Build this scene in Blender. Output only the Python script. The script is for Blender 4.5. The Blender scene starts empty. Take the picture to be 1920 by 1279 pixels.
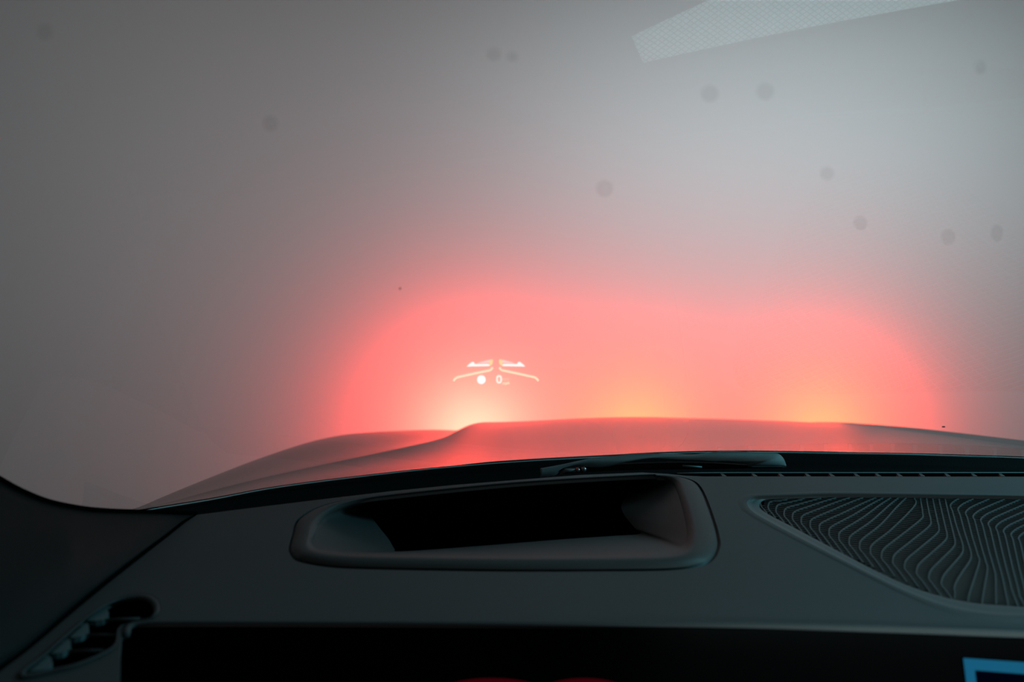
import bpy, bmesh, math
import numpy as np
from mathutils import Vector, geometry

# ------------------------------------------------------------------ camera
F = 1493.0; CX = 960.0; CY = 639.5; ZC = 1.2
S = bpy.context.scene
cam_d = bpy.data.cameras.new('camera'); cam = bpy.data.objects.new('camera', cam_d)
S.collection.objects.link(cam); S.camera = cam
cam.location = (0, 0, ZC); cam.rotation_euler = (math.pi/2, 0, 0)
cam_d.sensor_width = 36.0; cam_d.lens = 36.0*F/1920.0
cam_d.clip_start = 0.02
cam_d.dof.use_dof = True; cam_d.dof.focus_distance = 0.98; cam_d.dof.aperture_fstop = 4.5

# ------------------------------------------------------------------ world
W = bpy.data.worlds.new('world'); S.world = W; W.use_nodes = True
W.node_tree.nodes['Background'].inputs[0].default_value = (0.85, 0.9, 0.92, 1)
W.node_tree.nodes['Background'].inputs[1].default_value = 0.066
S.view_settings.view_transform = 'Standard'; S.view_settings.look = 'None'
S.view_settings.exposure = 0.0; S.view_settings.gamma = 1.0
S.view_settings.use_curve_mapping = False

WALL_Y = 4.2
def area(name, loc, target, size, power, col, sy=None):
    l = bpy.data.lights.new(name, 'AREA'); l.energy = power; l.color = col
    l.shape = 'RECTANGLE' if sy else 'DISK'; l.size = size
    if sy: l.size_y = sy
    o = bpy.data.objects.new(name, l); S.collection.objects.link(o); o.location = loc
    o.rotation_euler = (Vector(target)-Vector(loc)).to_track_quat('-Z', 'Y').to_euler()
    return o
# cool overhead work light that washes the wall
area('overhead_work_light', (1.45, 2.6, 2.49), (1.45, WALL_Y, 1.05), 2.5, 27, (0.78, 0.96, 1.0), 0.16)
area('side_wall_fill', (-1.7, 1.5, 2.5), (-2.0, WALL_Y, 1.4), 0.6, 7.5, (1.0, 0.98, 0.98))  # added unseen fill lamp, lifts the left part of the wall
# cool light falling into the cabin from above right
area('cabin_sky_light', (1.5, 0.75, 1.8), (1.0, 0.8, 1.0), 0.4, 12.5, (0.27, 0.86, 1.0))

# ------------------------------------------------------------------ helpers
def P(px, py, d):
    return Vector(((px-CX)/F*d, d, ZC-(py-CY)/F*d))
def mat(name, col, rough=0.6, metal=0.0, spec=0.5, bump=0, bscale=600, coat=0, var=0.0):
    m = bpy.data.materials.new(name); m.use_nodes = True
    nt = m.node_tree; b = nt.nodes['Principled BSDF']
    b.inputs['Base Color'].default_value = (*col, 1); b.inputs['Roughness'].default_value = rough
    b.inputs['Metallic'].default_value = metal; b.inputs['Specular IOR Level'].default_value = spec
    b.inputs['Coat Weight'].default_value = coat; b.inputs['Coat Roughness'].default_value = 0.05
    tc = nt.nodes.new('ShaderNodeTexCoord')
    n = nt.nodes.new('ShaderNodeTexNoise'); n.inputs['Scale'].default_value = bscale
    nt.links.new(tc.outputs['Object'], n.inputs['Vector'])
    if bump:
        bp = nt.nodes.new('ShaderNodeBump'); bp.inputs['Strength'].default_value = bump
        bp.inputs['Distance'].default_value = 0.0006
        nt.links.new(n.outputs['Fac'], bp.inputs['Height']); nt.links.new(bp.outputs[0], b.inputs['Normal'])
    if var:
        r = nt.nodes.new('ShaderNodeMapRange')
        r.inputs['To Min'].default_value = rough-var; r.inputs['To Max'].default_value = rough+var
        nt.links.new(n.outputs['Fac'], r.inputs['Value']); nt.links.new(r.outputs[0], b.inputs['Roughness'])
    return m
def emis(name, col, st=1.0, alpha=1.0):
    m = bpy.data.materials.new(name); m.use_nodes = True; nt = m.node_tree
    nt.nodes.remove(nt.nodes['Principled BSDF']); out = nt.nodes['Material Output']
    e = nt.nodes.new('ShaderNodeEmission'); e.inputs[0].default_value = (*col, 1); e.inputs[1].default_value = st
    if alpha < 1:
        t = nt.nodes.new('ShaderNodeBsdfTransparent'); a = nt.nodes.new('ShaderNodeMixShader')
        a.inputs[0].default_value = alpha
        nt.links.new(t.outputs[0], a.inputs[1]); nt.links.new(e.outputs[0], a.inputs[2]); nt.links.new(a.outputs[0], out.inputs[0])
    else: nt.links.new(e.outputs[0], out.inputs[0])
    return m
def obj(name, verts, faces, m, parent=None, smooth=True, solid=0.0, off=-1, bevel=0):
    me = bpy.data.meshes.new(name); me.from_pydata([tuple(v) for v in verts], [], faces); me.update()
    bm = bmesh.new(); bm.from_mesh(me); bmesh.ops.recalc_face_normals(bm, faces=bm.faces); bm.to_mesh(me); bm.free()
    o = bpy.data.objects.new(name, me); S.collection.objects.link(o); me.materials.append(m)
    if smooth:
        for p in me.polygons: p.use_smooth = True
    if solid:
        s = o.modifiers.new('thickness', 'SOLIDIFY'); s.thickness = solid; s.offset = off
    if bevel:
        b = o.modifiers.new('bevel', 'BEVEL'); b.width = bevel; b.segments = 3; b.limit_method = 'ANGLE'
    if parent: o.parent = parent
    return o
def tag(o, label, cat, group=None, kind=None):
    if label: o['label'] = label
    if cat: o['category'] = cat
    if group: o['group'] = group
    if kind: o['kind'] = kind
    return o
def empty(name, loc):
    o = bpy.data.objects.new(name, None); S.collection.objects.link(o); o.location = loc; o.empty_display_size = 0.05
    return o
def under(child, parent):            # keep world place while parenting to a located Empty
    child.parent = parent; child.matrix_parent_inverse = parent.matrix_basis.inverted()
    return child
def pch(pts):
    xs = np.array([p[0] for p in pts], float); ys = np.array([p[1] for p in pts], float)
    h = np.diff(xs); dl = np.diff(ys)/h; m = np.zeros(len(xs)); m[0] = dl[0]; m[-1] = dl[-1]
    for i in range(1, len(xs)-1):
        m[i] = (dl[i-1]*h[i]+dl[i]*h[i-1])/(h[i]+h[i-1])
    def f(x):
        x = min(max(x, xs[0]), xs[-1]); i = min(max(int(np.searchsorted(xs, x))-1, 0), len(h)-1)
        t = (x-xs[i])/h[i]
        return float((2*t**3-3*t*t+1)*ys[i]+(t**3-2*t*t+t)*h[i]*m[i]+(-2*t**3+3*t*t)*ys[i+1]+(t**3-t*t)*h[i]*m[i+1])
    return f
def spline(pts, n=8, closed=False):  # Catmull-Rom through 2-D or 3-D points
    out = []; N = len(pts); A = [np.array(p, float) for p in pts]
    for i in range(N if closed else N-1):
        g = (lambda k: A[k % N]) if closed else (lambda k: A[min(max(k, 0), N-1)])
        p0, p1, p2, p3 = g(i-1), g(i), g(i+1), g(i+2)
        for j in range(n):
            t = j/n
            out.append(0.5*((2*p1)+(-p0+p2)*t+(2*p0-5*p1+4*p2-p3)*t*t+(-p0+3*p1-3*p2+p3)*t**3))
    if not closed: out.append(A[-1])
    return out
def tube(pts, r, n=10, cap=True):
    V, Fc = [], []; pts = [Vector(p) for p in pts]
    for i, p in enumerate(pts):
        t = (pts[min(i+1, len(pts)-1)]-pts[max(i-1, 0)]).normalized()
        a = t.cross(Vector((0, 0, 1))).normalized(); b = a.cross(t)
        for k in range(n):
            q = 2*math.pi*k/n; V.append(p+a*math.cos(q)*r+b*math.sin(q)*r)
    for i in range(len(pts)-1):
        for k in range(n): Fc.append((i*n+k, i*n+(k+1) % n, (i+1)*n+(k+1) % n, (i+1)*n+k))
    if cap: Fc.append(tuple(range(n))); Fc.append(tuple((len(pts)-1)*n+k for k in range(n)))
    return V, Fc
def inside(x, y, poly):
    c = False; j = len(poly)-1
    for i in range(len(poly)):
        xi, yi = poly[i][0], poly[i][1]; xj, yj = poly[j][0], poly[j][1]
        if (yi > y) != (yj > y) and x < (xj-xi)*(y-yi)/(yj-yi)+xi: c = not c
        j = i
    return c
def sheet(outline, holes, zf, sp):
    """surface over the (x,y) ground outline with real holes; height from zf(x,y)"""
    vs = []; es = []
    for loop in [outline]+holes:
        b = len(vs); vs += [Vector((p[0], p[1])) for p in loop]
        es += [(b+i, b+(i+1) % len(loop)) for i in range(len(loop))]
    xs = [p[0] for p in outline]; ys = [p[1] for p in outline]
    def far(x, y):
        for v in vs[:nb]:
            if abs(v.x-x) < sp*.5 and abs(v.y-y) < sp*.5: return False
        return True
    nb = len(vs); x = min(xs)
    while x < max(xs):
        y = min(ys)
        while y < max(ys):
            if inside(x, y, outline) and not any(inside(x, y, h) for h in holes) and far(x, y): vs.append(Vector((x, y)))
            y += sp
        x += sp
    r = geometry.delaunay_2d_cdt(vs, es, [], 0, 1e-6)
    V = [Vector((v.x, v.y, zf(v.x, v.y))) for v in r[0]]; Fc = []
    for f in r[2]:
        cx = sum(r[0][i].x for i in f)/len(f); cy = sum(r[0][i].y for i in f)/len(f)
        if inside(cx, cy, outline) and not any(inside(cx, cy, h) for h in holes): Fc.append(tuple(f))
    return V, Fc
def loops(rings, close=True):
    n = len(rings[0]); V = [p for r in rings for p in r]; Fc = []
    for i in range(len(rings)-1):
        for k in range(n if close else n-1):
            Fc.append((i*n+k, i*n+(k+1) % n, (i+1)*n+(k+1) % n, (i+1)*n+k))
    return V, Fc

# ------------------------------------------------------------------ materials
M_wall = mat('white_wall_paint', (0.80, 0.80, 0.80), 0.95, spec=0.1, bscale=3)
M_floor = mat('grey_floor', (0.16, 0.165, 0.17), 0.7, bscale=40, bump=.2)
M_hood = mat('grey_gloss_paint', (0.02, 0.016, 0.017), 0.2, metal=0.0, spec=0.5, coat=0.0, bscale=1500, var=0.02)
M_hood.node_tree.nodes['Principled BSDF'].inputs['IOR'].default_value = 1.27
M_dash = mat('charcoal_soft_touch', (0.075, 0.080, 0.084), 0.62, spec=0.3, bump=.35, bscale=1400)
M_dash_bezel = mat('charcoal_bezel_plastic', (0.058, 0.062, 0.065), 0.55, spec=0.3, bump=.25, bscale=1800)
M_black = mat('black_gloss_plastic', (0.0012, 0.0012, 0.0014), 0.3, spec=0.02)
M_mattblack = mat('matt_black_plastic', (0.008, 0.008, 0.009), 0.9, spec=0.05)
M_void = mat('black_felt', (0.003, 0.003, 0.003), 1.0, spec=0.0)
M_wiper = mat('dark_wiper_plastic', (0.11, 0.14, 0.145), 0.5, spec=0.3, bump=.3, bscale=2600)
M_rubber = mat('black_rubber', (0.012, 0.012, 0.013), 0.7, spec=0.1)
M_trim = mat('pillar_trim_grain', (0.014, 0.018, 0.019), 0.6, spec=0.12, bump=.6, bscale=1200)
M_edge_glint = mat('painted_edge_glint', (0.45, 0.62, 0.62), 0.3, spec=0.5)  # pale teal colour stands in for the light glint along the edge
M_vane = mat('teal_sheen_vane', (0.10, 0.16, 0.17), 0.45, spec=0.4)  # teal sheen of the lit vane ends put into the colour
M_grille = mat('speaker_grille_metal', (0.085, 0.105, 0.11), 0.5, spec=0.3)
M_screw = mat('dull_steel', (0.25, 0.25, 0.25), 0.35, metal=0.8)
M_sheet = mat('pale_paper', (0.80, 0.86, 0.86), 0.8)

# ------------------------------------------------------------------ setting
def box_v(x0, x1, y0, y1, z0, z1):
    V = [(x, y, z) for x in (x0, x1) for y in (y0, y1) for z in (z0, z1)]
    return V, [(0,1,3,2),(4,6,7,5),(0,4,5,1),(2,3,7,6),(0,2,6,4),(1,5,7,3)]
V, Fc = box_v(-9, 10, WALL_Y, WALL_Y+0.15, 0, 6); tag(obj('wall_front', V, Fc, M_wall, smooth=False), None, None, kind='structure')
V, Fc = box_v(-9, 10, -4, WALL_Y, -0.1, 0); tag(obj('floor', V, Fc, M_floor, smooth=False), None, None, kind='structure')

# red wash lamps on the floor behind the hood: real fixtures, light aimed at the wall
M_lens = mat('red_lamp_lens', (0.4, 0.01, 0.01), 0.2)
def wash_lamp(x, z, power, col, label, dist=0.37):
    y = WALL_Y-dist
    r = empty('wash_lamp', (x, y, 0)); tag(r, label, 'lamp')
    V, Fc = box_v(x-.06, x+.06, y-.08, y-.02, z-.05, z+.045); under(obj('lamp_housing', V, Fc, M_black, smooth=False, bevel=.01), r)
    V, Fc = tube([(x, y-.05, .02), (x, y-.05, z-.045)], .012); under(obj('stand_pole', V, Fc, M_black), r)
    V, Fc = tube([(x, y-.06, 0), (x, y-.05, .02)], .10, 24); under(obj('base_plate', V, Fc, M_black), r)
    V, Fc = tube([(x, y-.02, z), (x, y-.015, z)], .036, 24); under(obj('lens', V, Fc, M_lens), r)
    a = area('wash_light', (x, y-.008, z), (x, WALL_Y, z), .10, power, col); under(a, r)
wash_lamp(-0.20, 0.67, 37, (1.0, 0.045, 0.026), 'brightest red wash lamp, leftmost of the three behind the hood')
wash_lamp(0.66, 0.67, 20, (1.0, 0.043, 0.001), 'middle red wash lamp of the three behind the hood')
wash_lamp(1.63, 0.67, 23.5, (1.0, 0.036, 0.001), 'rightmost red wash lamp of the three behind the hood')

# ------------------------------------------------------------------ hood
base = pch([(150,975),(220,966),(280,955),(400,935),(500,916),(600,902),(700,890),(800,879),(900,870),(1000,863),(1150,855),(1240,850),(1400,847),(1500,848),(1700,851),(1920,858),(2300,876)])
crease = pch([(150,975),(220,964),(270,953),(300,946),(400,919),(500,894),(600,872),(700,851),(780,834),(820,824),(840,817),(860,806),(880,797),(900,792.3),(930,791.3),(960,790.5),(1000,789),(1100,784),(1200,782),(1300,784),(1400,787),(1500,791),(1540,793),(1640,801),(1700,808),(1800,821),(1920,838),(2300,872)])
sil = pch([(150,974),(220,962),(260,951),(300,934),(400,893),(500,855),(600,824),(640,816),(700,810),(760,807),(830,806),(870,808),(900,812),(1000,820),(1200,822),(1400,815),(1480,800),(1520,792),(1560,791.5),(1640,796),(1700,801),(1800,812),(1920,826),(2300,868)])
d0 = pch([(150,.86),(280,.92),(500,1.0),(800,1.07),(1200,1.1),(1920,1.05),(2300,1.0)])
dc = pch([(150,.88),(270,.945),(400,1.07),(500,1.16),(600,1.26),(700,1.38),(820,1.60),(860,1.76),(900,1.90),(960,1.98),(1500,1.98),(1640,1.86),(1800,1.58),(1920,1.38),(2300,1.1)])
ds = pch([(150,.92),(270,1.02),(400,1.32),(500,1.55),(600,1.8),(700,1.97),(800,2.08),(900,2.18),(1500,2.2),(1640,2.0),(1800,1.85),(1920,1.7),(2300,1.3)])
def sm(a, b, x):
    t = min(max((x-a)/(b-a), 0), 1); return t*t*(3-2*t)
N1, N2, N3 = 34, 22, 14
cols = list(np.arange(150, 2301, 8.0)); V = []; nrow = N1+N2+N3+1
for px in cols:
    w = sm(800, 950, px)*(1-sm(1540, 1640, px))
    b, c, s_ = base(px), crease(px), sil(px); D0, DC, DS = d0(px), dc(px), ds(px)
    wr = sm(1540, 1590, px); DS = DS*(1-wr)+(DC+.035)*wr
    col = []
    for i in range(N1+1):
        v = i/N1
        gr = 0.60*(1-(1-v)**2.4)+0.40*(v*v*(3-2*v)) if v < 1 else 1
        gs = 0.4*v+0.6*v**2.5
        g = w*gr+(1-w)*gs
        col.append(P(px, b+(c-b)*g, D0+(DC-D0)*v))
    for i in range(1, N2+1):
        v = i/N2; g = v*v*(3-2*v)*0.75+0.25*(1-(1-v)**2); g = g*(1-wr)+v*wr
        col.append(P(px, c+(s_-c)*g, DC+(DS-DC)*v))
    e = col[-1]; sl = -(s_-CY)/F; L = min(.36, 0.2+0.15*w+.1); u = e.x/e.y
    for i in range(1, N3+1):
        a = i/N3*math.pi/2; dd = L*math.sin(a)
        col.append(Vector((u*(e.y+dd), e.y+dd, e.z+sl*dd-0.30*(1-math.cos(a)))))
    V += col
Fc = [(i*nrow+j, (i+1)*nrow+j, (i+1)*nrow+j+1, i*nrow+j+1) for i in range(len(cols)-1) for j in range(nrow-1)]
hood = empty('car_hood', (0.4, 1.1, 0.9)); tag(hood, 'grey metallic car hood with power-dome crease, glowing red from the wall beyond', 'car hood')
under(obj('hood_panel', V, Fc, M_hood, solid=.003), hood)
pts = [P(px, base(px)+1.2, d0(px)-.022) for px in np.arange(255, 2290, 12)]
Vt, Ft = tube(pts, .0007, 8)
glint_o = under(obj('rear_edge_glint', Vt, Ft, M_edge_glint), hood); glint_o['label'] = 'thin painted teal glint along the rear edge'

# ------------------------------------------------------------------ cowl (black panel between hood and glass)
dashtop = pch([(150,990),(250,982),(365,966),(500,949),(640,932),(734,921),(969,900),(1203,886),(1300,888),(1600,886),(1920,887),(2300,893)])
V = []; R = 10
cc = list(np.arange(150, 2301, 20.0))
for px in cc:
    for j in range(R+1):
        t = j/R; dn = d0(px)-.03; df = d0(px)-.004
        py = (dashtop(px)+6)*(1-t)+(base(px)+1)*t
        p = P(px, py, dn+(df-dn)*t); p.z -= .010*math.sin(math.pi*t)*0.6
        V.append(p)
Fc = [(i*(R+1)+j, (i+1)*(R+1)+j, (i+1)*(R+1)+j+1, i*(R+1)+j+1) for i in range(len(cc)-1) for j in range(R)]
M_cowl = mat('black_cowl_plastic', (0.005, 0.0055, 0.006), 0.85, spec=0.06, bump=.8, bscale=700)
tag(obj('cowl_panel', V, Fc, M_cowl, solid=.004), 'black textured plastic cowl strip between the hood and the dashboard', 'cowl panel')

# ------------------------------------------------------------------ wiper
wip = empty('windshield_wiper', P(1100, 890, 1.0)); tag(wip, 'dark wiper arm with blade lying on the black cowl below the hood', 'wiper')
def zz(pts, ox, oy, sx, sy): return [(ox+x/sx, oy+y/sy) for x, y in pts]
k = 3.84
top = zz([(50,185),(200,158),(330,130),(450,108),(560,98),(700,84),(850,78),(1000,82),(1140,86),(1230,78),(1330,64),(1420,60),(1520,66),(1650,72),(1755,78),(1800,112),(1822,165)], 1000, 830, k, k)
bot = zz([(50,252),(150,240),(215,190),(320,166),(430,178),(540,172),(680,140),(800,118),(900,113),(1050,122),(1180,126),(1300,134),(1400,135),(1480,145),(1540,160),(1570,174),(1822,168)], 1000, 830, k, k)
def strip_solid(top, bot, d, th, n=6):
    a = [(p[0], p[1]) for p in spline(top, n)]; b = [(p[0], p[1]) for p in spline(bot, n)]
    m = min(len(a), len(b)); V = []
    for i in range(m):
        di = d(a[i][0]) if callable(d) else d
        mid = ((a[i][0]+b[i][0])/2, (a[i][1]+b[i][1])/2)
        V += [P(*a[i], di+.004), P(a[i][0], a[i][1]+(mid[1]-a[i][1])*.35, di), P(b[i][0], b[i][1]+(mid[1]-b[i][1])*.2, di-.001), P(*b[i], di+.002), P(*b[i], di+th), P(*a[i], di+th)]
    Fc = []
    for i in range(m-1):
        for q in range(6): Fc.append((i*6+q, i*6+(q+1) % 6, (i+1)*6+(q+1) % 6, (i+1)*6+q))
    Fc.append(tuple(range(6))); Fc.append(tuple((m-1)*6+q for q in range(6)))
    return V, Fc
V, Fc = strip_solid(top, bot, 0.985, .014); under(obj('wiper_arm', V, Fc, M_wiper), wip)
bt = [(1012,884),(1060,878),(1150,870),(1250,866),(1330,867),(1400,871),(1470,875)]
bb = [(1012,892),(1060,889),(1150,883),(1250,881),(1330,880),(1400,879),(1470,878)]
V, Fc = strip_solid(bt, bb, 1.0, .008); under(obj('blade', V, Fc, M_rubber), wip)
V = []; Fc = []
for i in range(34):                       # serrated comb edge under the arm tip
    x = 1410+i*1.9
    b = len(V); V += [P(x, 874, .984), P(x+1.5, 874, .984), P(x+.75, 877, .984), P(x, 874, .990), P(x+1.5, 874, .990), P(x+.75, 877, .990)]
    Fc += [(b, b+1, b+2), (b+3, b+5, b+4), (b, b+2, b+5, b+3), (b+1, b+4, b+5, b+2), (b, b+3, b+4, b+1)]
under(obj('comb_edge', V, Fc, M_wiper, smooth=False), wip)
for (x, y, r) in ((1084, 881.5, 3.2), (1095, 880.5, 4.2)):
    c = P(x, y, .980); r *= .980/F
    V, Fc = tube([c+Vector((0, -.001, 0)), c+Vector((0, .006, 0))], r, 20)
    s = under(obj('pivot_screw', V, Fc, M_screw), wip); s['label'] = 'small round pivot screw'
V, Fc = tube([P(1050, 886, .99), P(1062, 882, .985), P(1080, 882, .985)], .0022, 10); under(obj('hinge_pin', V, Fc, M_wiper), wip)
V, Fc = tube([P(1280, 873.5, .985), P(1300, 875, .985), P(1316, 876, .985)], .0012, 8); under(obj('blade_clip', V, Fc, M_vane), wip)

# ------------------------------------------------------------------ windshield glass
GY, GZ, AL = 0.985, 1.028, math.radians(30)       # base line and rake
def glass_n(x): return Vector((.4*(x-.4), 1, 1/math.tan(AL))).normalized()
def gl(x, t): return Vector((x, GY-t*math.cos(AL), GZ+t*math.sin(AL)))
Mg = bpy.data.materials.new('windshield_glass'); Mg.use_nodes = True; nt = Mg.node_tree
nt.nodes.remove(nt.nodes['Principled BSDF']); out = nt.nodes['Material Output']
tr = nt.nodes.new('ShaderNodeBsdfTransparent'); tr.inputs[0].default_value = (0.97, 0.985, 0.985, 1)
gs = nt.nodes.new('ShaderNodeBsdfGlossy'); gs.inputs['Roughness'].default_value = 0.0
fr = nt.nodes.new('ShaderNodeFresnel'); fr.inputs[0].default_value = 1.5
ge = nt.nodes.new('ShaderNodeNewGeometry'); mi = nt.nodes.new('ShaderNodeMath'); mi.operation = 'MULTIPLY_ADD'
mi.inputs[1].default_value = 1/1.5-1.5; mi.inputs[2].default_value = 1.5      # same reflectance from both faces of the pane
nt.links.new(ge.outputs['Backfacing'], mi.inputs[0]); nt.links.new(mi.outputs[0], fr.inputs[0])
mm = nt.nodes.new('ShaderNodeMath'); mm.operation = 'MULTIPLY'; mm.inputs[1].default_value = 1.8
mx = nt.nodes.new('ShaderNodeMixShader')
nt.links.new(fr.outputs[0], mm.inputs[0]); nt.links.new(mm.outputs[0], mx.inputs[0])
nt.links.new(tr.outputs[0], mx.inputs[1]); nt.links.new(gs.outputs[0], mx.inputs[2]); nt.links.new(mx.outputs[0], out.inputs[0])
ws = empty('windshield', gl(0.4, 0)); tag(ws, 'clear raked windshield glass above the dashboard with faint dried water spots', 'windshield')
def on_glass(px, py, lift=0.0):      # point where the sight line meets the curved glass
    s = (py-CY)/F; u = (px-CX)/F; tn = math.tan(AL); y = .7
    for _ in range(40):
        y = (GZ+(GY-.2*(u*y-.4)**2)*tn-ZC)/(tn-s)
    return P(px, py, y)-glass_n(u*y)*lift
gx = list(np.linspace(-500, 3300, 77)); gr = 30; V = []
for x in gx:
    yb = base(min(max(x, 150), 2300))+3+max(0, 150-x)*.1
    for j in range(gr+1): V.append(on_glass(x, yb+(-300-yb)*j/gr))
Fc = [(i*(gr+1)+j, (i+1)*(gr+1)+j, (i+1)*(gr+1)+j+1, i*(gr+1)+j+1) for i in range(len(gx)-1) for j in range(gr)]
under(obj('glass_pane', V, Fc, Mg), ws)
# dried spots on the glass
Ms = bpy.data.materials.new('dried_spot_film'); Ms.use_nodes = True; nt = Ms.node_tree
nt.nodes.remove(nt.nodes['Principled BSDF']); out = nt.nodes['Material Output']
t1 = nt.nodes.new('ShaderNodeBsdfTransparent'); t1.inputs[0].default_value = (.90, .90, .90, 1)
nt.links.new(t1.outputs[0], out.inputs[0])
for (x, y, rx, ry) in ((85,56,17,20),(926,98,17,15),(960,102,14,12),(1330,172,20,20),(1434,168,20,20),(1836,122,14,16),(1133,350,20,20),(1550,322,16,16),(1612,415,16,16),(1777,441,17,18),(1868,434,14,20),(507,228,18,18)):
    V = []; n = 28
    for q in range(n):
        a = 2*math.pi*q/n; V.append(on_glass(x+rx*.8*math.cos(a), y+ry*.8*math.sin(a), .0015))
    s = under(obj('dried_spot', V, [tuple(range(n))], Ms, smooth=False), ws); s['label'] = 'faint round dried water spot'
for (x, y, rx, ry) in ((1768.5, 798, 3.5, 1.4), (750, 538, 1.6, 2.4)):
    V = [on_glass(x+rx*math.cos(2*math.pi*q/12), y+ry*math.sin(2*math.pi*q/12), .0015) for q in range(12)]
    s = under(obj('dirt_speck', V, [tuple(range(12))], M_screw, smooth=False), ws); s['label'] = 'tiny dark dirt speck'

# ------------------------------------------------------------------ head-up display image on the glass
hud = empty('head_up_display', on_glass(930, 700, .002)); tag(hud, 'glowing white projected driving display of arrows, lane lines, disc and 0 on the windshield', 'head-up display')
Mh_w = emis('projected_white', (1.0, 0.93, 0.90), 1.15, .92)
Mh_y = emis('projected_amber', (1.0, 0.72, 0.34), 1.05, .8)
Mh_l = emis('projected_cream', (1.0, 0.88, 0.60), 1.0, .8)
Mh_f = emis('projected_fade', (1.0, 0.86, 0.84), 1.0, .55)
def gpoly(name, pts, m, lift=.0004, label=None):
    V = [on_glass(x, y, lift) for x, y in pts]; o = under(obj(name, V, [tuple(range(len(V)))], m, smooth=False), hud)
    if label: o['label'] = label
    return o
def gz(pts, mir): return [((2*929.9-(800+x/7.385)) if mir else 800+x/7.385, 640+y/7.385) for x, y in pts]
def gstroke(pts, w):
    c = [np.array(p) for p in pts]; L = []; Rr = []
    for i in range(len(c)):
        t = c[min(i+1, len(c)-1)]-c[max(i-1, 0)]; t = t/np.linalg.norm(t); nn = np.array((-t[1], t[0]))
        L.append(tuple(c[i]+nn*w/2)); Rr.append(tuple(c[i]-nn*w/2))
    return L+Rr[::-1]
for mir in (False, True):
    gpoly('direction_arrow', gz([(553,345),(590,312),(625,286),(645,282),(662,296),(660,312),(852,310),(872,322),(866,338)], mir), Mh_w, label='white arrow pointing '+('right' if mir else 'left'))
    gpoly('arrow_fade', gz([(690,298),(800,270),(872,252),(866,292),(780,297)], mir), Mh_f, .0005)
    gpoly('arrow_root', gz([(872,252),(895,248),(918,250),(916,285),(906,315),(880,336),(866,337),(872,322),(866,292)], mir), Mh_y, .0005, 'amber root of the arrow')
    gpoly('lane_line', gz(gstroke([(370,545),(395,515),(425,495),(650,445),(870,399),(893,388),(905,370),(912,357)], 27), mir), Mh_l, label='cream angled lane line')
gpoly('round_sign', [(902.5+8.1*math.cos(a), 711.5+8.1*math.sin(a)) for a in np.linspace(0, 2*math.pi, 40)[:-1]], Mh_w, label='solid white disc')
V = []; n = 32
for q in range(n):
    a = 2*math.pi*q/n
    f = lambda rx, ry: on_glass(935.7+rx*math.copysign(abs(math.cos(a))**.7, math.cos(a)), 710.8+ry*math.copysign(abs(math.sin(a))**.8, math.sin(a)), .0004)
    V += [f(5.5, 7.8), f(2.2, 4.6)]
dz_ = under(obj('speed_digit', V, [(2*q, 2*((q+1) % n), 2*((q+1) % n)+1, 2*q+1) for q in range(n)], emis('projected_digit', (1.0, 0.9, 0.8), 1.1, .8), smooth=False), hud); dz_['label'] = 'speed digit 0'
fc = bpy.data.curves.new('unit_text', 'FONT'); fc.body = 'mph'; fc.size = 1; fc.align_x = 'LEFT'; fc.offset = .03
to = bpy.data.objects.new('unit_text', fc); S.collection.objects.link(to); fc.materials.append(Mh_l)
a0 = on_glass(941.6, 717.3, .002); a1 = on_glass(954.6, 717.3, .002); a2 = on_glass(941.6, 712.5, .002)
import mathutils
X = (a1-a0)/1.75; Y = (a2-a0)/.62; Zv = X.cross(Y).normalized()*.001
to.matrix_basis = mathutils.Matrix(((X.x, Y.x, Zv.x, a0.x), (X.y, Y.y, Zv.y, a0.y), (X.z, Y.z, Zv.z, a0.z), (0, 0, 0, 1)))
me_ = bpy.data.meshes.new_from_object(to); tm = to.matrix_basis.copy(); bpy.data.objects.remove(to)
to = bpy.data.objects.new('unit_text', me_); S.collection.objects.link(to); to.matrix_basis = tm
under(to, hud)

# ------------------------------------------------------------------ dashboard
DA, DB = 0.9304, 0.1243                      # dash plane z = DA + DB*y
def onp(px, py, lift=0.0):
    s = (py-CY)/F; return P(px, py, (ZC-DA-lift)/(s+DB))
def zdash(x, y): return DA+DB*y
dash = empty('dashboard', onp(960, 1100)); tag(dash, 'charcoal soft-touch dashboard top with projector well, speaker grille and side vent', 'dashboard')
edge_top = [(x, dashtop(x)) for x in (365, 430, 500, 570, 640, 734, 850, 969, 1090, 1203)]+[(1250, 888.5), (1285, 892), (1320, 893.5)]+[(x, 893.5+(x-1320)*.0008*(x > 1700)) for x in (1420, 1520, 1620, 1720, 1820, 1920, 2100, 2300, 2700, 3200)]
edge_bot = [(3200,1236),(2700,1216),(2300,1196),(2100,1188),(1920,1181),(1700,1173),(1550,1170),(1400,1167),(1200,1166),(1000,1165),(800,1164),(600,1164),(400,1164),(290,1165),(255,1168),(238,1175),(228,1186),(225,1220),(222,1330)]
edge_left = [(-60,1330),(-30,1277),(0,1253),(56,1213),(82,1190),(131,1148),(197,1093),(262,1042),(311,1005)]
outl = edge_top+edge_bot+edge_left
hole_h = [(p[0], p[1]) for p in spline([(556,975),(548,1000),(541,1027),(545,1042),(561,1054),(617,1064),(700,1068),(922,1072),(1100,1072),(1250,1070),(1315,1062),(1340,1048),(1351,1025),(1348,1000),(1339,970),(1326,935),(1314,912),(1298,900),(1269,893),(1235,891),(1203,889.5),(969,903),(734,926),(640,939),(590,953)], 6, True)]
hole_s = [(p[0], p[1]) for p in spline([(1403,938),(1401,946),(1412,960),(1450,982),(1516,1017),(1580,1050),(1641,1081),(1700,1109),(1766,1134),(1828,1148),(1920,1155),(2050,1152),(2150,1120),(2180,1040),(2150,950),(2080,934),(1920,930),(1795,928),(1578,926),(1500,928),(1435,930),(1414,932)], 5, True)]
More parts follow.
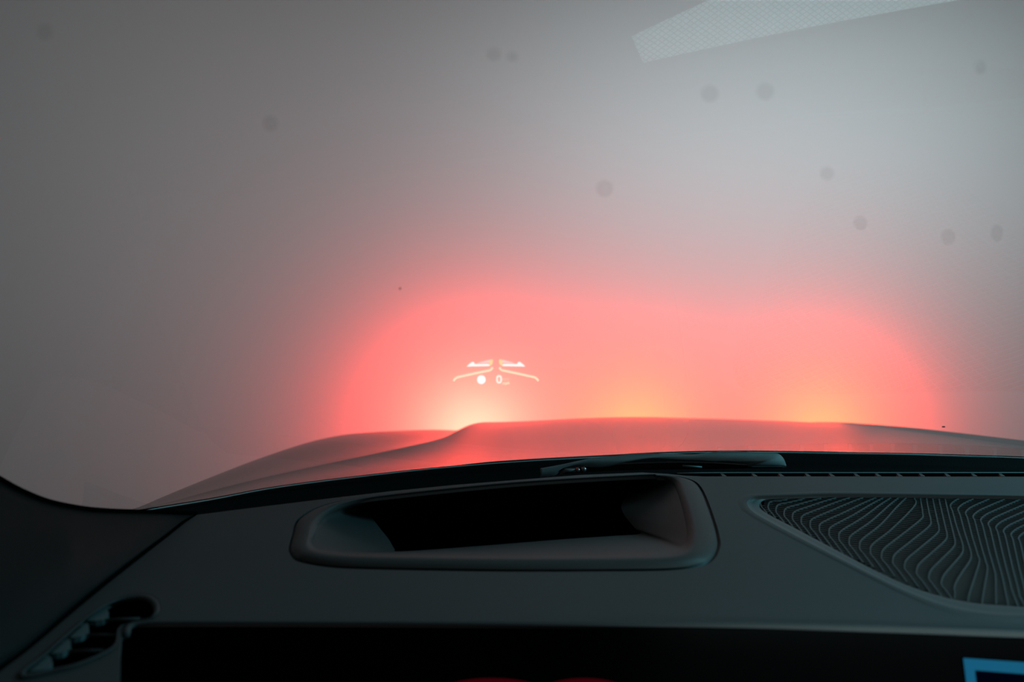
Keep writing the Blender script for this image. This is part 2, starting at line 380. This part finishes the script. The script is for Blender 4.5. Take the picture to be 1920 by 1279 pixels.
hole_v = [(p[0], p[1]) for p in spline([(262,1112),(285,1116),(298,1128),(300,1145),(285,1158),(250,1163),(225,1178),(215,1215),(150,1248),(100,1262),(40,1275),(36,1262),(80,1227),(130,1182),(180,1142),(225,1118)], 5, True)]
V, Fc = sheet([(onp(*p).x, onp(*p).y) for p in outl], [[(onp(*p).x, onp(*p).y) for p in h] for h in (hole_h, hole_s, hole_v)], zdash, .022)
under(obj('dash_top', V, Fc, M_dash, smooth=False, solid=.006, off=-1), dash)
lip = [onp(*p)-Vector((0, 0, .001)) for p in edge_top]
V, Fc = loops([lip, [p+Vector((0, .03, -.014)) for p in lip], [p+Vector((0, .075, -.05)) for p in lip], [p+Vector((0, .08, -.15)) for p in lip]], False)
under(obj('front_skirt', V, Fc, M_mattblack), dash)
lf = [onp(*p)-Vector((0, 0, .001)) for p in edge_left]
V, Fc = loops([lf, [p-Vector((0, 0, .2)) for p in lf]], False)
under(obj('side_skirt', V, Fc, M_mattblack), dash)
# front roll edge
fe = [(236,1188),(240,1176),(252,1170),(275,1167.5),(300,1167),(400,1167),(800,1168),(1200,1170),(1400,1171),(1550,1174),(1700,1178),(1920,1186),(2100,1192),(2300,1200),(2700,1220),(3200,1240)]
fe = [onp(p[0], p[1]) for p in spline(fe, 6)]
V, Fc = tube([p+Vector((0, .0005, -.0012)) for p in fe], .0026, 12); under(obj('front_roll', V, Fc, M_dash), dash)

# projector well
def resample(poly, n):
    A = [np.array(p) for p in poly]+[np.array(poly[0])]; L = [0]
    for i in range(len(A)-1): L.append(L[-1]+np.linalg.norm(A[i+1]-A[i]))
    o = []
    for k in range(n):
        s = L[-1]*k/n; i = min(int(np.searchsorted(L, s, side='right'))-1, len(A)-2)
        t = (s-L[i])/(L[i+1]-L[i]); o.append(tuple(A[i]*(1-t)+A[i+1]*t))
    return o
def ring(keys, n_per):     # keys: matched corner points; straight subdivided
    return [tuple(p) for p in spline(keys, n_per, True)]
K0 = [(556,975),(548,1000),(541,1027),(545,1042),(561,1054),(617,1064),(700,1068),(922,1072),(1100,1072),(1250,1070),(1315,1062),(1340,1048),(1351,1025),(1348,1000),(1339,970),(1326,935),(1314,912),(1298,900),(1269,893),(1235,891),(1203,889.5),(969,903),(734,926),(640,939),(590,953)]
K1 = [(586,978),(580,1000),(576,1018),(580,1028),(592,1034),(630,1040),(700,1043),(922,1046),(1100,1046),(1236,1044),(1278,1038),(1294,1028),(1300,1010),(1300,990),(1295,965),(1284,930),(1276,908),(1266,899),(1250,894),(1230,891.5),(1203,890.5),(969,904.5),(734,928),(655,941),(610,957)]
K2 = [(601,980),(592,1002),(586,1018),(590,1026),(602,1030),(640,1036),(700,1039),(922,1043),(1100,1042),(1226,1036),(1266,1030),(1282,1020),(1287,1004),(1286,985),(1280,958),(1272,930),(1263,910),(1254,902),(1242,898),(1226,895),(1203,894),(969,909),(734,932),(670,944),(625,960)]
K3 = [(690,960),(712,990),(728,1010),(735,1022),(740,1030),(744,1034),(790,1032),(922,1022),(1060,1011),(1150,1005),(1200,1001),(1190,990),(1180,978),(1170,965),(1165,950),(1172,935),(1185,920),(1195,912),(1200,908),(1195,906),(1180,905),(969,921),(760,938),(705,945),(688,950)]
well = under(empty('projector_well', onp(930, 1000)), dash)
rr = []
for K, lf in ((K0, -.0005), (K0, -.003)):
    rr.append([onp(p[0], p[1], 0) + Vector((0, 0, lf)) for p in ring(K, 5)])
rr.append([onp(p[0]*.93+q[0]*.07, p[1]*.93+q[1]*.07, -.003)+Vector((0, 0, .0)) for p, q in zip(ring(K0, 5), ring(K1, 5))])
rr.append([onp(p[0]*.8+q[0]*.2, p[1]*.8+q[1]*.2, .0) for p, q in zip(ring(K0, 5), ring(K1, 5))])
rr.append([onp(p[0]*.1+q[0]*.9, p[1]*.1+q[1]*.9, .0015) for p, q in zip(ring(K0, 5), ring(K1, 5))])
rr.append([onp(p[0], p[1], .0010) for p in ring(K1, 5)])
rr.append([onp(p[0]*.5+q[0]*.5, p[1]*.5+q[1]*.5, -.001) for p, q in zip(ring(K1, 5), ring(K2, 5))])
rr.append([onp(p[0], p[1], -.005) for p in ring(K2, 5)])
V, Fc = loops(rr); bz = obj('well_bezel', V, Fc, M_dash_bezel); bz.parent = well; bz.matrix_parent_inverse = well.matrix_basis.inverted()
def under2(child, parent): child.parent = parent; child.matrix_parent_inverse = parent.matrix_basis.inverted(); return child
ra = [onp(p[0], p[1], -.005) for p in ring(K2, 5)]
rb = [onp(p[0]*.55+q[0]*.45, p[1]*.55+q[1]*.45, -.018) for p, q in zip(ring(K2, 5), ring(K3, 5))]
rc = [onp(p[0], p[1], -.034) for p in ring(K3, 5)]
V, Fc = loops([ra, rb, rc]); under2(obj('well_wall', V, Fc, M_dash_bezel), well)
cen = sum(rc, Vector())/len(rc)
rd = [Vector((cen.x+(p.x-cen.x)*1.0, cen.y+(p.y-cen.y)*1.0, .90)) for p in rc]
re_ = [Vector((cen.x+(p.x-cen.x)*.01, cen.y+(p.y-cen.y)*.01, .90)) for p in rc]
V, Fc = loops([rc, rd, re_]); under2(obj('well_shaft', V, Fc, M_void), well)
# glint of the projector mirror down in the well
V = [P(1040, 1003, .66), P(1160, 986, .66), P(1172, 995, .66), P(1050, 1013, .66)]

# speaker
spk = under(empty('speaker', onp(1700, 1000)), dash)
K0s = hole_s
inner = [(1427,955),(1424,946),(1431,939),(1445,936),(1520,934),(1578,932),(1700,932),(1800,933),(1920,935),(2080,938),(2135,955),(2160,1040),(2130,1110),(2040,1134),(1960,1138),(1900,1137),(1820,1130),(1760,1117),(1700,1097),(1641,1070),(1580,1038),(1531,1012),(1482,986),(1445,967)]
inner = [tuple(p) for p in spline(inner, 5, True)]
def match(a, n=150): return resample(a, n)
cxs, cys = 1800., 1020.
def polar(poly, n=200):
    o = []
    for k in range(n):
        a = 2*math.pi*k/n; dx, dy = math.cos(a), math.sin(a)*.45; best = None
        for i in range(len(poly)):
            x1, y1 = poly[i][0]-cxs, poly[i][1]-cys; x2, y2 = poly[(i+1) % len(poly)][0]-cxs, poly[(i+1) % len(poly)][1]-cys
            den = dx*(y2-y1)-dy*(x2-x1)
            if abs(den) < 1e-9: continue
            t = (x1*(y2-y1)-y1*(x2-x1))/den; u = (x1*dy-y1*dx)/den
            if t > 0 and -1e-9 <= u <= 1+1e-9: best = t if best is None else min(best, t)
        o.append((cxs+dx*best, cys+dy*best))
    return o
A = polar(hole_s, 360); B = polar(inner, 360)
mixp = lambda t: [(a[0]*(1-t)+b[0]*t, a[1]*(1-t)+b[1]*t) for a, b in zip(A, B)]
V, Fc = loops([[onp(*p, -.0) for p in A], [onp(*p, -.002) for p in mixp(.15)], [onp(*p, -.0035) for p in mixp(.5)], [onp(*p, -.0035) for p in B], [onp(*p, -.008) for p in B]])
under2(obj('speaker_bezel', V, Fc, M_grille), spk)
V, Fc = loops([[onp(*p, -.0003) for p in mixp(-.9)], [onp(*p, .0005) for p in mixp(-.5)], [onp(*p, .0007) for p in mixp(-.25)], [onp(*p, .0002) for p in mixp(0)]])
under2(obj('speaker_rim', V, Fc, M_dash), spk)
V, Fc = loops([[onp(*p, -.008) for p in B], [onp(*p, -.030) for p in B], [onp(cxs+(p[0]-cxs)*.01, cys+(p[1]-cys)*.01, -.030) for p in B]])
under2(obj('speaker_cone_well', V, Fc, M_void), spk)
V = []; Fc = []
def ribbon(pts, w, lift, th=.0012, zf=None):
    seg = []; run = []
    for p in pts:
        if inside(p[0], p[1], inner): run.append(p)
        else:
            if len(run) > 1: seg.append(run)
            run = []
    if len(run) > 1: seg.append(run)
    for s_ in seg:
        b = len(V); q = [onp(p[0], p[1], lift) for p in s_]
        for i in range(len(q)):
            t = (q[min(i+1, len(q)-1)]-q[max(i-1, 0)]); t = t.normalized(); nn = Vector((-t.y, t.x, 0))*w/2
            V.extend([q[i]+nn, q[i]-nn, q[i]-nn-Vector((0, 0, th)), q[i]+nn-Vector((0, 0, th))])
        for i in range(len(q)-1):
            for e in range(4): Fc.append((b+i*4+e, b+i*4+(e+1) % 4, b+(i+1)*4+(e+1) % 4, b+(i+1)*4+e))
for i in range(-13, 36):
    lx = 1632+20.5*i+.28*i*i if i < 8 else 1789+22+24.5*(i-8)+.2*(i-8)**2
    L1 = np.array((lx, 1032+(lx-1632)*.44))
    Rr = np.array((1714.7+15.2*i, 948+13.1*i)) + (np.array((-5*i, -8*i)) if i < 0 else 0)
    t = min(max((i+11)/11, 0), 1.7)
    Mr = L1+np.array((59-22*t, -24-11*t)) if i < 6 else L1*.5+Rr*.5
    if i >= 0: Mr = L1*.52+Rr*.48
    if i >= 8: L1 = np.array((1816+26.*(i-8), max(1120+5.*(i-8), Rr[1]+60))); Mr = L1*.5+Rr*.5
    L2 = Rr+np.array((-46, -75)) if i >= 0 else Rr+np.array((20+3*min(0, i+11), -75.))
    if i >= 0: L2 = np.array((1782+14.2*(i-6), 948+6.8*(i-6)))
    tail = L1+np.array((9, 17)); tail2 = L1+np.array((26, 40))
    if i > 6:
        tail = L1+np.array((1., 22)); tail2 = L1+np.array((3., 55))
    M2 = Rr*.5+L2*.5
    tp = L2+np.array((18, -14)); tp2 = L2+np.array((70, -42))
    La = L1+np.array((5, -8-5*min(t, 1))); Lb = L1+np.array((1.5, 8.))
    Ra = Rr+np.array((-3., 12)); Rb = Rr+np.array((-3., -13)); L2a = L2+np.array((4., 11)); L2b = L2+np.array((6., -8))
    tp = L2+np.array((22, -17)); tp2 = L2+np.array((75, -40))
    T = np.array((1714+11.5*i if i >= 0 else (1714+14.2*i if i >= -5 else 1643+24.6*(i+5)), 932.))
    if i >= 8: cps = [tail2, tail, L1, Mr, Rr, Rb, M2, L2a, L2, L2b, tp, tp2]
    elif i > 5: cps = [tail2, tail, Lb, L1, La, Mr, Ra, Rr, Rb, M2, L2a, L2, L2b, tp, tp2]
    elif i >= 0: cps = [tail2, tail, Lb, L1, La, Mr]+([Ra] if i > 0 else [])+[Rr]+([Rb] if i > 1 else [])+[T, T+np.array((-2., -25))]
    else:
        q = (T-L1); cps = [tail2, tail, Lb, L1, La, L1+q*np.array((.45-.05*(1-t), .42+.2*(1-t))), L1+q*np.array((.78, .78+.1*(1-t))), T, T+np.array((10.-4*i, -13.))]
    ribbon([tuple(p) for p in spline([tuple(c) for c in cps], 14)], .0011, -.0036, .0015)
y = 905.
r = 0
while y < 1150:
    sl = .115
    stp = 3.1+1.5*min(max((y-920)/200, 0), 1)
    ribbon([(x, y+(x-1650)*sl+1.0*math.sin(x/6.)*0) for x in np.arange(1415, 2170, 9)], .0011, -.0040, .0014)
    y += stp; r += 1
while y < 1190: y += 5
y = 905.
while y > 840:
    y -= 3.0; ribbon([(x, y+(x-1650)*.115) for x in np.arange(1415, 2170, 9)], .0011, -.0040, .0014)
g = under2(obj('speaker_grille', V, Fc, M_grille, smooth=False), spk)
g['label'] = 'perforated grille with wavy ribs'

# defroster row
df = under(empty('defroster_vent', onp(1600, 890)), dash)
V = [onp(1288, 889.5, 0), onp(2300, 889.3, 0), onp(2300, 899, -.004), onp(1310, 897, -.004)]
V, Fc = loops([[onp(x, 887.4, -.001) for x in np.linspace(1296, 3000, 30)], [onp(x, 888.5, -.008) for x in np.linspace(1296, 3000, 30)], [onp(x, 893.4, -.010) for x in np.linspace(1296, 3000, 30)]], False)
under2(obj('slot_channel', V, Fc, M_void), df)
V, Fc = tube([onp(x, 886.6+(max(0, 1330-x)/60)*.8, 0) for x in np.linspace(1270, 3000, 40)], .0007, 8)
under2(obj('slot_edge', V, Fc, M_vane), df)
for x in (1350, 1408, 1458, 1508, 1553, 1600, 1640, 1680, 1722, 1770, 1820, 1872, 1925, 1980):
    V = [onp(x, 887, -.001), onp(x+4, 887, -.001), onp(x+13, 893, .0), onp(x+5, 893, .0)]
    V = V+[v-Vector((0, 0, .004)) for v in V]
    under2(obj('slot_divider', V, [(0,1,2,3),(7,6,5,4),(0,4,5,1),(1,5,6,2),(2,6,7,3),(3,7,4,0)], M_dash_bezel, smooth=False), df)

# side air vent
vent = under(empty('air_vent', onp(180, 1200)), dash)
HV = resample(hole_v, 90); vc = (170., 1190.)
inn = [(vc[0]+(p[0]-vc[0])*.90, vc[1]+(p[1]-vc[1])*.86) for p in HV]
V, Fc = loops([[onp(*p, -.0005) for p in HV], [onp(p[0]*.6+q[0]*.4, p[1]*.6+q[1]*.4, .0018) for p, q in zip(HV, inn)], [onp(*p, 0) for p in inn], [onp(*p, -.006) for p in inn]])
under2(obj('vent_surround', V, Fc, M_dash_bezel), vent)
V, Fc = loops([[onp(*p, -.006) for p in inn], [onp(*p, -.03) for p in inn], [onp(vc[0]+(p[0]-vc[0])*.01, vc[1]+(p[1]-vc[1])*.01, -.03) for p in inn]])
under2(obj('vent_duct', V, Fc, M_void), vent)
tri = [[(163,1163),(178,1150),(192,1142),(200,1141),(204,1148),(201,1156),(194,1162),(180,1164)],
       [(130,1195),(146,1181),(162,1167),(166,1172),(167,1180),(162,1188),(152,1193),(140,1195)],
       [(95,1225),(112,1210),(127,1197),(132,1202),(133,1210),(128,1218),(118,1223),(106,1225)],
       [(55,1259),(72,1244),(90,1228),(96,1234),(99,1243),(95,1250),(84,1254),(70,1257)]]
for T in tri:
    V = [onp(x, y, -.0015) for x, y in T]; V += [v-Vector((0, 0, .004)) for v in V]; n = len(T)
    o = under2(obj('vent_vane', V, [tuple(range(n)), tuple(range(2*n-1, n-1, -1))]+[(i, (i+1) % n, n+(i+1) % n, n+i) for i in range(n)], M_vane, smooth=False), vent)
    o['label'] = 'vane end with lit teal sheen in its colour'
for (x0, y0, x1, y1) in ((196,1163,262,1160),(163,1191,228,1191),(130,1221,200,1220)):
    V, Fc = tube([onp(x0, y0, -.003), onp(x1, y1, -.003)], .0011, 8); under2(obj('vent_louvre', V, Fc, M_dash_bezel), vent)

# ------------------------------------------------------------------ driver display
disp = empty('driver_display', P(1100, 1300, .55)); tag(disp, 'wide glossy black driver display below the dashboard edge, blue frame at its right', 'display screen')
tl = [(228,1204),(232,1190),(242,1181),(258,1176),(290,1174),(600,1174),(1000,1176),(1400,1180),(1700,1188),(1920,1198),(2300,1213),(2700,1231)]
tl = [tuple(p) for p in spline(tl, 4)]
def dd_(px): return .556
ft = [P(p[0], p[1]+1, .556) for p in tl]; fb = [Vector((v.x, .54, .84)) for v in ft]; bk = [v+Vector((0, .03, -.001)) for v in ft]; bb_ = [Vector((v.x, .57, .84)) for v in ft]
V, Fc = loops([bb_, bk, ft, fb, bb_], False); under(obj('display_housing', V, Fc, M_black, smooth=False), disp)
def onscr(px, py, lift=.001):        # on the front face (leans slightly)
    z0, y0, y1 = 1.0, .556, .54; k_ = (y0-y1)/(z0-.84)   # y = y0 + (z-z0)*k_
    s = (py-CY)/F; y = (y0+(ZC-z0)*k_)/(1+s*k_); return P(px, py, y-lift)
def flat(name, pts, m, lift, label=None):
    V = [onscr(x, y, lift) for x, y in pts]; o = under(obj(name, V, [tuple(range(len(V)))], m, smooth=False), disp)
    if label: o['label'] = label
flat('screen_frame', [(1806,1234),(1920,1242),(2120,1256),(2120,1276),(1920,1264),(1828,1257),(1836,1330),(1818,1330)], emis('blue_screen_light', (.008, .098, .185), 1), .001, 'glowing blue frame corner')
flat('map_panel', [(1829,1259),(1920,1266),(2110,1279),(2110,1340),(1837,1340)], emis('dark_blue_screen_light', (0, .0006, .004), 1), .0012, 'very dark blue screen area')
Mr_ = emis('dim_red_screen_light', (.035, .0008, .003), 1)
for cx_, rx in ((922, 115), (1095, 95)):
    flat('gauge_arc', [(cx_+rx*math.cos(a), 1310-38*math.sin(a)) for a in np.linspace(0, math.pi, 30)]+[(cx_-rx, 1340), (cx_+rx, 1340)], Mr_, .001, 'dim red gauge glow')

# ------------------------------------------------------------------ pillar trim on the left
def plane3(a, b, c):
    M_ = np.array([[a[0], a[1], 1], [b[0], b[1], 1], [c[0], c[1], 1]], float)
    k_ = np.linalg.solve(M_, np.array([1/a[2], 1/b[2], 1/c[2]])); return lambda x, y: 1/(k_[0]*x+k_[1]*y+k_[2])
pf = plane3((365, 965, .785), (0, 895, .66), (0, 1253, .50))
pil = empty('pillar_trim', P(100, 1000, pf(100, 1000))); tag(pil, 'dark grained pillar trim at lower left beside the windshield corner', 'pillar trim')
curve_top = [(-160,760),(-80,835),(-30,880),(0,899),(40,921),(90,941),(150,953.5),(200,958.5),(250,960.5),(300,961.5),(368,963.5)]
ct = [tuple(p) for p in spline(curve_top, 6)]
low = [tuple(p) for p in spline([(-200,1400),(-100,1330),(-30,1279),(0,1254),(56,1214),(131,1148),(197,1093),(262,1042),(311,1005),(345,978),(368,966)], 6)]
rows = []
K = 12
for j in range(K+1):
    t = j/K; row = []
    for a, b in zip(ct, low):
        x = a[0]*(1-t)+b[0]*t; y = a[1]*(1-t)+b[1]*t
        bul = .020*math.sin(math.pi*t)*min(1, max(0, (330-x)/200))
        row.append(P(x, y, pf(x, y)-bul+.004))
    rows.append(row)
V, Fc = loops(rows, False); under(obj('trim_panel', V, Fc, M_trim, solid=.004), pil)
V, Fc = tube([P(p[0], p[1]-1, pf(*p)+.003) for p in ct], .0022, 10); under(obj('rubber_seal', V, Fc, M_void), pil)
V, Fc = tube([P(p[0], p[1]+1, pf(*p)+.002) for p in low], .0016, 8); under(obj('dash_gap_seal', V, Fc, M_void), pil)
V = []; Fc = []
for i in range(len(ct)*3):          # fine comb of frit dots along the glass border
    t = i/3; a = ct[min(int(t), len(ct)-1)]; b_ = ct[min(int(t)+1, len(ct)-1)]; f_ = t-int(t)
    x = a[0]+(b_[0]-a[0])*f_; y = a[1]+(b_[1]-a[1])*f_-3.2
    if x < 30 or x > 250: continue
    b = len(V); d_ = pf(x, y)+.004; V += [P(x-1.1, y+3, d_), P(x+1.1, y+3, d_), P(x+.2, y-1.6, d_), P(x-1.1, y+3, d_+.001), P(x+1.1, y+3, d_+.001), P(x+.2, y-1.6, d_+.001)]
    Fc += [(b, b+1, b+2), (b+3, b+5, b+4), (b, b+2, b+5, b+3), (b+1, b+4, b+5, b+2)]
o = under(obj('frit_dots', V, Fc, M_void, smooth=False), pil); o['kind'] = 'stuff'

# door-top trim, outside the frame to the left, closing the gap beside the pillar
V = [Vector(v) for v in ((-.36,.50,.93),(-.62,.90,.98),(-1.0,.90,.98),(-1.0,-.4,.98),(-.42,-.4,.93))]; V += [v-Vector((0, 0, .45)) for v in V]
door = obj('door_trim', V, [(0,1,2,3,4),(9,8,7,6,5)]+[(i,(i+1)%5,5+(i+1)%5,5+i) for i in range(5)], M_trim, smooth=False)
tag(door, 'dark door top trim below the left side window, beyond the pillar trim', 'door trim')
V, Fc = box_v(-.62, 1.35, -1.3, .26, 1.50, 1.54)
roof = obj('roof_lining', V, Fc, mat('black_headliner_cloth', (.02, .02, .022), .95), smooth=False, bevel=.01)
tag(roof, 'black cloth roof lining above the windshield, out of the frame', 'roof lining')
# ------------------------------------------------------------------ pale honeycomb sheet low in front of the driver, seen mirrored in the glass
def mirror_hit(px, py, zt):
    g_ = on_glass(px, py); d = (g_-Vector((0, 0, ZC))).normalized(); n_ = glass_n(g_.x)
    r_ = d-2*d.dot(n_)*n_; t = (zt-g_.z)/r_.z; return g_+r_*t
ZT = .86
corners = [mirror_hit(x, y, ZT) for x, y in ((1184,68),(1206,118),(1800,0),(1980,-36),(1900,-90),(1480,-70),(1330,0))]
print('SHEET', [tuple(round(c, 3) for c in v) for v in corners])
nt = M_sheet.node_tree; b = nt.nodes['Principled BSDF']; tc = nt.nodes.new('ShaderNodeTexCoord')
mp = nt.nodes.new('ShaderNodeMapping'); mp.inputs['Scale'].default_value = (170, 240, 1); mp.inputs['Rotation'].default_value = (0, 0, math.radians(45))
bk_ = nt.nodes.new('ShaderNodeTexBrick'); bk_.offset = 0; bk_.inputs['Scale'].default_value = 1.0; bk_.inputs['Brick Width'].default_value = 1.0; bk_.inputs['Row Height'].default_value = 1.0
bk_.inputs['Mortar Size'].default_value = .17; bk_.inputs['Mortar Smooth'].default_value = .6
bk_.inputs['Color1'].default_value = (.88, .95, .95, 1); bk_.inputs['Color2'].default_value = (.80, .88, .88, 1); bk_.inputs['Mortar'].default_value = (.35, .42, .43, 1)
nt.links.new(tc.outputs['Object'], mp.inputs['Vector']); nt.links.new(mp.outputs[0], bk_.inputs['Vector']); nt.links.new(bk_.outputs['Color'], b.inputs['Base Color'])
sh = obj('patterned_sheet', corners, [tuple(range(len(corners)))], M_sheet, smooth=False, solid=.002)
tag(sh, 'pale teal honeycomb-patterned sheet, seen mirrored at the top right of the windshield', 'sheet')

cc_ = sum(corners, Vector())/len(corners)
area('sheet_fill_light', (cc_.x, cc_.y-.05, 1.0), (cc_.x, cc_.y+.01, ZT), .50, .8, (.72, 1, 1), .05)  # added unseen lamp, brightens the sheet so its reflection shows
